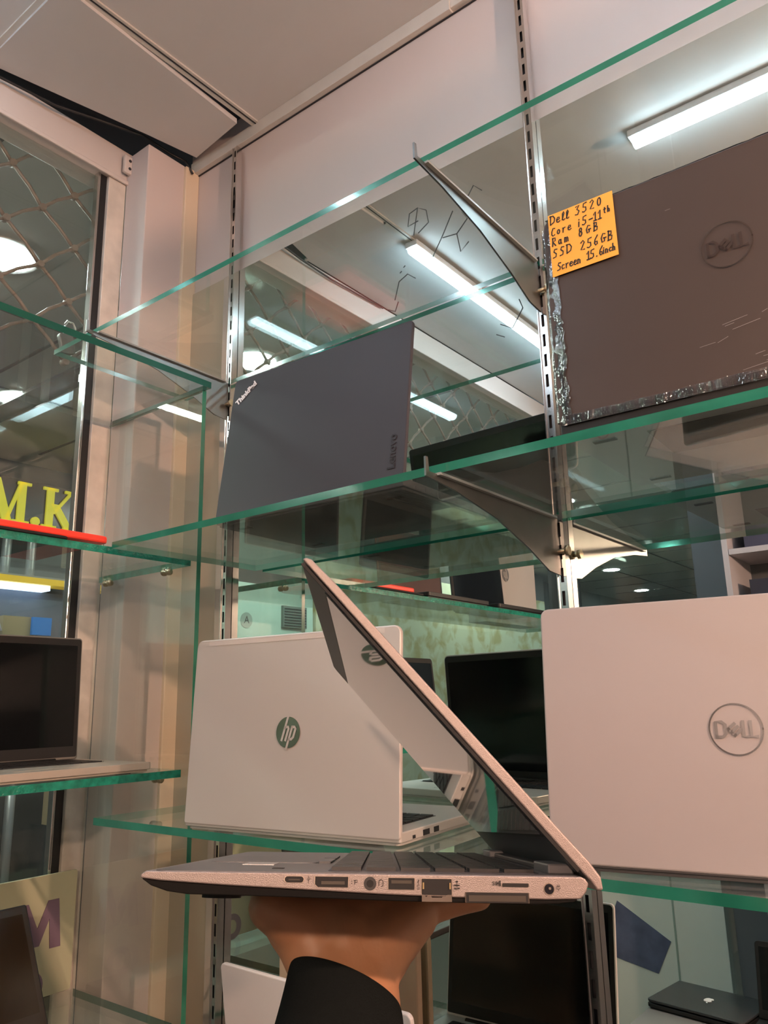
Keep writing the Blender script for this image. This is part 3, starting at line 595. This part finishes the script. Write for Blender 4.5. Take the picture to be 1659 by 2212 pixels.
bm = N(); box(bm, .06, .066, 0, .002, 0, 1.02); obj('poster_seam', bm, mat('seam_green', (.25, .34, .30), .4), pw)
bm = N(); box(bm, -1.39, -.86, -.985, -.975, -1.3, 1.2); single('glass_door', bm, GW, 'clear glass door behind the camera with the poster on it', 'door')
su = empty('shelf_unit', (-.36, -.94, -1.35), 'white shelving unit with cartons behind the camera', 'shelving')
WS = mat('white_shelf', (.50, .48, .52), .5)
bm = N()
for x in (-.32, .30): box(bm, x, x+.018, -.03, .25, 0, 2.35)
obj('side_panels', bm, WS, su)
for z in (.3, .7, 1.1, 1.5, 1.80, 2.1, 2.33):
    bm = N(); box(bm, -.30, .30, -.03, .25, z, z+.018); obj('shelf_board', bm, WS, su)
for z, hh, c in ((1.518, .20, (.03, .03, .05)), (1.818, .22, (.05, .05, .09)), (2.118, .15, (.10, .11, .12))):
    bm = N(); box(bm, -.62, -.18, -.92, -.74, z-1.35, z-1.35+hh); single('carton', bm, mat('carton_%d' % int(z*100), c, .5), 'dark carton on the %s board of the white shelving' % {1518: 'lower', 1818: 'middle', 2118: 'upper'}[int(z*1000)], 'box')
bs = empty('blue_sign', (-2.3, -3.2, .45), 'blue hanging sign in the corridor, seen in the mirror', 'sign')
bm = N(); box(bm, -.18, .18, -.03, .03, 0, .16); obj('sign_panel', bm, mat('sign_blue', (.01, .16, .34), .4), bs)
bm = N(); box(bm, -.012, .012, -.012, .012, .16, .80); obj('hanger', bm, DARK, bs)
# warm globe lamp with an added shadow bar, warm wall lamp with an added hood
LL = mat('warm_strip_glow', (1, 1, 1), .5, emit=(1, .58, .40), es=WARM_LOW)
LH = mat('warm_bulb_glow', (1, 1, 1), .5, emit=(1, .66, .46), es=WARM_HIGH)
sl = empty('globe_lamp', (1.15, .22, -1.35), 'warm globe lamp on a thin floor stand outside the right edge of the photo', 'lamp')
bm = N(); tube(bm, [(0, 0, 0), (0, 0, .02)], .12, 28); obj('lamp_base', bm, BLACK, sl)
bm = N(); tube(bm, [(0, 0, .02), (0, 0, 1.86)], .008, 10); obj('pole', bm, CHROME, sl)
bm = N(); bmesh.ops.create_uvsphere(bm, u_segments=24, v_segments=14, radius=.02, matrix=Matrix.Translation((0, 0, 1.905))); obj('globe', bm, LL, sl, smooth=True)
bm = N(); tube(bm, [(0, 0, 1.84), (-.10, .08, 1.90), (-.30, .199, 2.00)], .003, 8); box(bm, -.75, -.12, .198, .202, 1.990, 2.034); obj('added_shadow_bar', bm, BLACK, sl)  # unseen bar, added to cast a soft dark band on the back wall
wl = empty('wall_lamp', (.36, -.98, .52), 'warm round wall lamp behind the camera', 'lamp')
bm = N(); tube(bm, [(0, -.0, 0), (0, .02, 0)], .035, 20); tube(bm, [(0, .02, 0), (0, .06, .06), (0, .105, .062)], .005, 8); obj('lamp_mount', bm, CHROME, wl)
bm = N(); bmesh.ops.create_uvsphere(bm, u_segments=20, v_segments=12, radius=.030, matrix=Matrix.Translation((0, .105, 0))); obj('bulb', bm, LH, wl, smooth=True)
bm = N(); prof = [(.004, .060), (.045, .052), (.078, .034), (.100, .012)]; rg_ = [[bm.verts.new((rr*math.cos(2*math.pi*k/28), .105+rr*math.sin(2*math.pi*k/28), zz)) for k in range(28)] for rr, zz in prof]
for A, B in zip(rg_[:-1], rg_[1:]):
    for k in range(28): bm.faces.new((A[k], A[(k+1) % 28], B[(k+1) % 28], B[k])).smooth = True
obj('added_lamp_hood', bm, BLACK, wl)  # hood added to keep this lamp's light off the upper back wall
# black laptops low down behind, shown by the mirror bottom right
tb_ = empty('side_table', (-.62, -.35, -1.35), 'low table behind the camera with closed laptops', 'table')
bm = N(); box(bm, -.33, .33, -.25, .25, .47, .50); obj('table_top', bm, mat('grey_top', (.2, .2, .2), .4), tb_)
for x in (-.3, .3):
    for y in (-.22, .22): bm = N(); box(bm, x-.015, x+.015, y-.015, y+.015, 0, .47); obj('leg', bm, DARK, tb_)
e, lid = laptop('closed black laptop with a white fruit emblem lying behind the camera, seen in the mirror', (-.79, -.55, -.85), 8, -90, .27, .20, .20, mat('black_shell', (.035, .037, .040), .25), BLACK, tb=.014, lz=.024, lr=.012)
T = frame((0, -.0006, .10), (1, 0, 0), (0, 0, 1))@Matrix.Scale(1.5, 4)
bm = N(); out = []
for i in range(40):
    a = 2*math.pi*i/40; rr = .0095+.0012*math.cos(2*a)*-1-.0018*math.exp(-((a-math.pi/2)/.22)**2)-.0012*math.exp(-((a-3*math.pi/2)/.22)**2)
    if a < .35 or a > 2*math.pi-.35: rr -= .0035
    out.append((rr*math.cos(a), rr*math.sin(a)))
prism(bm, out, T, 0, .0004); prism(bm, [(0, .0105), (.0035, .0120), (.0040, .0160), (.0005, .0145)], T, 0, .0004)
obj('white_emblem', bm, mat('emblem_white', (.85, .87, .88), .4), lid)
e, lid = laptop('black laptop standing open behind the camera at the right edge of the reflection', (-.515, -.42, -.85), 0, 12, .30, .20, .185, BLACK, BLACK)
# ================================================================ HELD LAPTOP
E1 = Vector((.790, .613, -.035)).normalized(); E2 = Vector((-.611, .779, -.142)); E2 = (E2-E1*E2.dot(E1)).normalized(); E3 = E1.cross(E2)
HM = Matrix((E1, E2, E3)).transposed().to_4x4(); HM.translation = Vector((-.346, .25, -.076+Z0))
HL = bpy.data.objects.new('laptop', None); COL.objects.link(HL); HL.matrix_world = HM
tag(HL, 'small grey laptop held up open on a hand, ports of its side facing the camera', 'laptop')
SIDE = mat('held_silver', (.28, .245, .24), .42, .6, bump=.25, bscale=2200, noise=.12, nscale=900)
DECK = mat('held_deck', (.115, .115, .13), .32, .5)
LIDIN = mat('held_bezel', (.05, .05, .052), .45)
W, D = .310, .219
# body: side profile swept along y, rounded nose and tail
prof_s = [(.0005, -.0018), (.003, 0), (.2130, 0), (.2150, -.0009), (.2165, -.003), (.2150, -.0068), (.2120, -.0098), (.196, -.0102), (.150, -.0098), (.120, -.0090), (.075, -.0072), (.040, -.0058), (.010, -.0042), (.0008, -.0032)]
prof_b = [(.0012, -.0034), (.010, -.0044), (.040, -.0060), (.075, -.0074), (.120, -.0092), (.150, -.0100), (.196, -.0104), (.2110, -.0100), (.2090, -.0110), (.200, -.0120), (.190, -.0124), (.130, -.0118), (.060, -.0104), (.024, -.0100), (.014, -.0088), (.006, -.0064)]
Ty = frame((0, 0, 0), (1, 0, 0), (0, 0, 1))      # local z = -y
bm = N(); prism(bm, prof_s, Ty, -W, 0); obj('body', bm, SIDE, HL, bevel=.0009, seg=3)
bm = N(); prism(bm, prof_b, Ty, -W+.001, -.0006); obj('bottom_cover', bm, mat('held_bottom', (.006, .006, .006), .75, spec=.12), HL, bevel=.0006)
bm = N(); prism(bm, rrect(.0065, .213, .0022, W-.0022, .004), Matrix.Identity(4), 0, .0003); obj('palm_rest', bm, DECK, HL)
bm = N(); prism(bm, rrect(.090, .1955, .014, W-.014, .002), Matrix.Identity(4), .0002, .0005, 0)
rws = 6; ph = .104/rws
for r in range(rws):
    ws = [1]*14
    if r == 0: ws = [1, 1, 1, 1.1, 4.8, 1.1, 1, 1, 1, 1]
    elif r < 5: ws = [1.9-.25*r]+[1]*12+[1+.25*r]
    y = .0155; tot = sum(ws)
    for q in ws:
        wq = (W-.031)*q/tot; box(bm, .0905+r*ph+.0013, .0905+(r+1)*ph-.0013, y+.0013, y+wq-.0013, .0004, .0022, 1); y += wq
obj('keyboard', bm, [mat('key_tray', (.03, .03, .045), .4), mat('held_keys', (.014, .014, .016), .4)], HL)
bm = N(); prism(bm, rrect(.014, .078, .10, .205, .003), Matrix.Identity(4), .0003, .0006, 0); ribbon(bm, [[(.0160, .102), (.0760, .102)], [(.0160, .203), (.0760, .203)]], Matrix.Identity(4), .0010, .0008, 1)
obj('trackpad', bm, [DECK, mat('pad_line_copper', (.75, .50, .36), .25, .9)], HL)
for y0, y1 in ((.10, .148), (.155, .205)):
    bm = N(); prism(bm, rrect(.0785, .0865, y0, y1, .001), Matrix.Identity(4), .0003, .0014); obj('trackpad_button', bm, mat('button_grey', (.13, .13, .14), .35), HL)
bm = N(); box(bm, .038, .056, .070, .098, .0003, .0006); obj('holographic_sticker', bm, mat('sticker_silver', (.5, .5, .52), .25, .6), HL)
bm = N(); box(bm, .060, .066, .030, .036, .0003, .0006); obj('small_sticker', bm, RUBBER, HL)
for y in (.012, .245):
    bm = N(); box(bm, .1995, .2125, y, y+.040, .0, .0052); obj('hinge', bm, mat('hinge_grey', (.16, .16, .17), .35, .6), HL, bevel=.001)
bm = N(); box(bm, .2030, .2130, .055, .243, .0002, .0035); obj('hinge_cover', bm, BLACK, HL, bevel=.001)
# ports on the side facing the camera (y = 0, outward -y)
FR = mat('port_rim', (.62, .52, .44), .25, .9); GOLD = mat('port_gold', (.55, .42, .22), .3, .9); HOLE = mat('port_hole', (.004, .004, .005), .7)
def sp(name, outline, rim=.0004, tongue=None, rm=FR):
    bm = N(); c = Vector((sum(p[0] for p in outline)/len(outline), sum(p[1] for p in outline)/len(outline)))
    big = [tuple(c+(Vector(p)-c)*(1+rim/max(.001, (Vector(p)-c).length))) for p in outline]
    prism(bm, big, Ty, 0, .00035, 0); prism(bm, outline, Ty, .0003, .0005, 1)
    if tongue: x0, x1, z0, z1 = tongue; prism(bm, [(x0, z0), (x1, z0), (x1, z1), (x0, z1)], Ty, .0005, .0007, 2)
    return obj(name, bm, [rm, HOLE, mat('port_tongue', (.05, .042, .034), .45, .2)], HL)
sp('usb_c_port', rrect(.0704, .0794, -.0042, -.0015, .00134), tongue=(.0722, .0776, -.0032, -.0027))
sp('display_port', [(.0850, -.0014), (.0850, -.0048), (.0864, -.0060), (.1008, -.0060), (.1008, -.0014)][::-1], tongue=(.0880, .0992, -.0048, -.0034))
bm = N(); prism(bm, disc_pts(.1114, -.0042, .0030, 28), Ty, 0, .0004, 0); prism(bm, disc_pts(.1114, -.0042, .0017, 20), Ty, .0004, .0006, 1); obj('headphone_jack', bm, [mat('jack_dark', (.045, .045, .047), .3, .3), HOLE], HL)
sp('usb_port', rrect(.1202, .1327, -.0066, -.0016, .0003), tongue=(.1216, .1314, -.0040, -.0026))
sp('network_port', rrect(.1362, .1505, -.0088, -.0018, .0003), tongue=None)
bm = N(); prism(bm, [(.1362, -.0116), (.1505, -.0116), (.1505, -.0086), (.1485, -.0086), (.1478, -.0092), (.1462, -.0092), (.1458, -.0098), (.1410, -.0098), (.1406, -.0090), (.1392, -.0090), (.1382, -.0096), (.1375, -.0088), (.1362, -.0086)], Ty, .0003, .0013)
for x in (.1366, .1494): box(bm, x, x+.0007, -.0011, -.0005, -.0062, -.0034, 1)
obj('network_port_flap', bm, [mat('flap_metal', (.26, .22, .19), .3, .9), GOLD], HL)
sp('card_slot', rrect(.1574, .1870, -.0118, -.0074, .0002), rim=.0005, tongue=(.1586, .1858, -.0112, -.0086), rm=mat('slot_bronze', (.09, .07, .055), .4, .5))
sp('sim_slot', rrect(.1748, .1874, -.0048, -.0032, .0005), rim=.0003)
bm = N(); prism(bm, disc_pts(.1972, -.0055, .0027, 28), Ty, 0, .0003, 0); prism(bm, disc_pts(.1972, -.0055, .0023, 28), Ty, .0003, .0005, 1); prism(bm, disc_pts(.1975, -.0052, .0006, 12), Ty, .0005, .0009, 0); obj('power_jack', bm, [FR, mat('jack_gloss', (.01, .01, .014), .05)], HL)
TI = mat('port_ink', (.02, .018, .018), .6)
text_mesh('sim_label', 'SIM', .0024, TI, frame((.1718, -.0006, -.0034), (1, 0, 0), (0, 0, 1)), HL, extrude=.00002, bold=.00005)
bm = N(); ribbon(bm, [[(.1740-.0003, -.0042), (.1740-.0003, -.0024)]], Ty, .0008, .0006)
# usb-c trident, dp mark, headset, ss mark, network mark, plug mark
ribbon(bm, [[(.0818, -.0042), (.0818, -.0014)], [(.0818, -.0034), (.0812, -.0028), (.0812, -.0022)], [(.0818, -.0030), (.0824, -.0026), (.0824, -.0020)]], Ty, .0002, .0006)
ribbon(bm, [[(.1040, -.0046), (.1040, -.0028), (.1052, -.0028), (.1052, -.0038), (.1040, -.0038)], [(.1036, -.0030), (.1044, -.0030)], [(.1024, -.0032), (.1027, -.0032)], [(.1024, -.0042), (.1027, -.0042)]], Ty, .0003, .0006)
ribbon(bm, [arc(.1166, -.0036, .0010, .0012, 0, 180, 8), [(.1156, -.0036), (.1156, -.0050)], [(.1176, -.0036), (.1176, -.0050), (.1168, -.0054)]], Ty, .00035, .0006)
ribbon(bm, [[(.1340, -.0062), (.1350, -.0062), (.1350, -.0054), (.1340, -.0054), (.1340, -.0046), (.1350, -.0046)], [(.1345, -.0042), (.1345, -.0022)], [(.1341, -.0034), (.1349, -.0026)]], Ty, .00028, .0006)
for a, b in ((.1530, -.0028), (.1522, -.0044), (.1538, -.0044), (.1522, -.0058), (.1538, -.0058), (.1530, -.0044)): ribbon(bm, [[(a-.0003, b), (a+.0003, b)]], Ty, .0006, .0006)
ribbon(bm, [[(.1530, -.0062), (.1530, -.0024)], [(.2016, -.0062), (.2016, -.0056), (.2008, -.0052), (.2008, -.0044), (.2024, -.0044), (.2024, -.0052), (.2016, -.0056)], [(.2012, -.0044), (.2012, -.0036)], [(.2020, -.0044), (.2020, -.0036)]], Ty, .00025, .0006)
obj('port_symbols', bm, TI, HL)
for x in (.035, .185):
    for y in (.03, .28):
        bm = N(); prism(bm, disc_pts(x, y, .010, 20, .005), Matrix.Identity(4), -.0135, -.0095); obj('rubber_foot', bm, RUBBER, HL)
# lid: hinged at x=.2155, leaning forward over the keys
LA = R_(47.46)
LD = bpy.data.objects.new('lid', None)
LX = Vector((-math.cos(LA), 0, math.sin(LA))); LYv = Vector((0, 1, 0)); LN = LX.cross(LYv)   # normal of the lid
LT = Matrix((LX, LYv, LN)).transposed().to_4x4(); LT.translation = Vector((.2155, 0, 0.0))
if LN.z > 0: pass
# section of the lid along its height: x' from -.008 (curled hinge end) to .2155, thickness towards the outside
outs = -1 if (LT.to_3x3()@Vector((0, 0, 1))).x < 0 else 1    # +1: local +z is the outside
bm = N()
sec = [(.2155, .0008), (.2150, .0030), (.2120, .0046), (.190, .0056), (.02, .0060), (.004, .0062), (-.005, .0052), (-.0095, .0020), (-.0080, -.0005), (-.003, .0002), (.003, .0)]
sec = [(a, b*outs) for a, b in sec]
Ts = Matrix((Vector((1, 0, 0)), Vector((0, 0, 1)), Vector((0, -1, 0)))).transposed().to_4x4()   # local x->x', y->z', z->-y
prism(bm, sec, Ts, -W, 0); lidh = obj('lid', bm, SIDE, HL, bevel=.0010, seg=3); lidh.matrix_local = LT
i_ = -outs
bm = N(); prism(bm, rrect(.003, .2140, .0016, W-.0016, (.007, .007, .001, .001)), Matrix.Identity(4), min(0, i_*.0011), max(0, i_*.0011)); obj('bezel', bm, LIDIN, lidh, bevel=.0004)
bm = N(); t0 = i_*.0011; t1 = i_*.0015
prism(bm, rrect(.025, .1945, .0075, W-.0075, .001), Matrix.Identity(4), min(t0, t1), max(t0, t1)); obj('screen_rim', bm, BLACK, lidh)
bm = N(); t0 = i_*.0015; t1 = i_*.0017
HS = mat('held_screen', (.055, .052, .065), .03, 0, spec=1.0, coat=1)
prism(bm, rrect(.0268, .1925, .0095, W-.0095, .0008), Matrix.Identity(4), min(t0, t1), max(t0, t1)); obj('screen', bm, HS, lidh)
bm = N(); prism(bm, rrect(.004, .2138, .0001, .0016, .0004), Matrix.Identity(4), min(0, i_*.0016), max(0, i_*.0016)); obj('rubber_gasket', bm, RUBBER, lidh)
# ================================================================ ARM AND HAND
def capsules(chains):
    """each chain: list of (point, radius); returns a bmesh with overlapping tapered tubes"""
    bm = N()
    for ch in chains:
        pts = []; rs = []
        for (a, ra), (b, rb) in zip(ch[:-1], ch[1:]):
            a = Vector(a); b = Vector(b)
            for i in range(6): pts.append(a.lerp(b, i/6)); rs.append(ra+(rb-ra)*i/6)
        pts.append(Vector(ch[-1][0])); rs.append(ch[-1][1])
        # rounded ends
        d0 = (pts[0]-pts[1]).normalized(); d1 = (pts[-1]-pts[-2]).normalized()
        P = [pts[0]+d0*rs[0]*math.sin(a) for a in (1.4, 1.0, .5)]+pts+[pts[-1]+d1*rs[-1]*math.sin(a) for a in (.5, 1.0, 1.4)]
        Q = [rs[0]*math.cos(a) for a in (1.4, 1.0, .5)]+rs+[rs[-1]*math.cos(a) for a in (.5, 1.0, 1.4)]
        tube(bm, P, Q, 20)
    return bm
def L2W(x, y, z): return (HM@Vector((x, y, z)))
PB = -.0125   # underside of the laptop
def J(x, y, z, r): return (L2W(x, y, z), r)
wr1 = (.100, .112, -.052)
chains = [
    # forearm from elbow side to wrist, two strands make it oval
    [J(.070, -.02, -.260, .036), J(.083, .05, -.140, .030), J(.092, .092, -.080, .0235), J(.092, .108, -.054, .0215)],
    [J(.100, -.02, -.262, .036), J(.104, .05, -.142, .030), J(.106, .092, -.084, .0240), J(.104, .110, -.056, .0225)],
    # palm heel fanning out under the base
    [J(.086, .108, -.058, .021), J(.074, .112, -.040, .020), J(.064, .116, -.032, .0185)],
    [J(.096, .108, -.056, .022), J(.096, .114, -.040, .022), J(.098, .128, -.034, .020)],
    [J(.106, .110, -.056, .022), J(.118, .116, -.042, .021), J(.130, .122, -.033, .018)],
    # palm plate
    [J(.070, .112, -.032, .0175), J(.100, .118, -.032, .0185), J(.135, .124, -.0300, .0165)],
    [J(.078, .135, -.030, .0165), J(.105, .142, -.030, .0170), J(.138, .140, -.0285, .0150)],
    [J(.086, .155, -.028, .0145), J(.110, .162, -.028, .0150), J(.136, .158, -.0270, .0135)],
    # thumb: leaves the side of the palm near its base, lies along the underside
    [J(.078, .112, -.040, .018), J(.062, .104, -.030, .0155), J(.050, .098, -.0245, .0115), J(.046, .118, -.0225, .0098), J(.043, .145, -.0220, .0088)],
    # index, middle, ring, little: unequal, slightly curled against the base
    [J(.092, .165, -.0275, .0115), J(.086, .195, -.0235, .0095), J(.083, .220, -.0220, .0085), J(.081, .240, -.0215, .0078)],
    [J(.110, .170, -.0275, .0118), J(.110, .204, -.0235, .0096), J(.110, .232, -.0222, .0086), J(.110, .254, -.0215, .0078)],
    [J(.128, .164, -.0270, .0112), J(.136, .196, -.0235, .0094), J(.141, .222, -.0220, .0084), J(.145, .242, -.0213, .0076)],
    [J(.136, .130, -.0270, .0135), J(.152, .132, -.0235, .0105), J(.166, .136, -.0215, .0088), J(.180, .142, -.0205, .0076)],
]
bm = capsules(chains)
pe = empty('person', (0, 0, 0), 'person in a black knit sleeve, one hand holding up the grey laptop from below', 'person')
pe.location = L2W(.095, .10, -.07)
hb = obj('hand_and_forearm', bm, SKIN, smooth=True)
rm = hb.modifiers.new('remesh', 'REMESH'); rm.mode = 'VOXEL'; rm.voxel_size = .0016; rm.use_smooth_shade = True
sm = hb.modifiers.new('smooth', 'SMOOTH'); sm.iterations = 14; sm.factor = .6
dg = bpy.context.evaluated_depsgraph_get(); me = bpy.data.meshes.new_from_object(hb.evaluated_get(dg))
hb.modifiers.clear(); hb.data = me
for p in me.polygons: p.use_smooth = True
me.transform(Matrix.Translation(-pe.location)); hb.parent = pe
# sleeve: oval tube following the forearm, slanting cuff
bm = N(); rings = []
ax = [Vector(L2W(.0865, .02, -.330)), Vector(L2W(.0870, .045, -.200)), Vector(L2W(.0925, .066, -.110)), Vector(L2W(.0965, .088, -.076)), Vector(L2W(.0965, .098, -.060))]
rad = [(.050, .042), (.046, .038), (.0400, .033), (.0345, .029), (.0325, .028)]
nseg = 40; prev = None
X_ = (HM.to_3x3()@Vector((1, 0, 0)))
for i, (c, (ra, rb)) in enumerate(zip(ax, rad)):
    d = (ax[min(i+1, 4)]-ax[max(i-1, 0)]).normalized(); a = (X_-d*X_.dot(d)).normalized(); b = d.cross(a)
    ring = []
    for k in range(nseg):
        t = 2*math.pi*k/nseg; q = Vector(c)+a*math.cos(t)*ra+b*math.sin(t)*rb
        if i == 4: q -= d*(.011*math.cos(t)+.003)     # cuff slants: higher on the left, lower on the right
        if i == 3: q -= d*(.0055*math.cos(t))
        ring.append(bm.verts.new(q-pe.location))
    rings.append(ring)
for A, B in zip(rings[:-1], rings[1:]):
    for k in range(nseg): bm.faces.new((A[k], A[(k+1) % nseg], B[(k+1) % nseg], B[k])).smooth = True
bm.faces.new(rings[0][::-1])
sv = obj('sleeve', bm, SLEEVE, pe)
so = sv.modifiers.new('thick', 'SOLIDIFY'); so.thickness = .0022; so.offset = -1
ss = sv.modifiers.new('sub', 'SUBSURF'); ss.levels = 2; ss.render_levels = 2
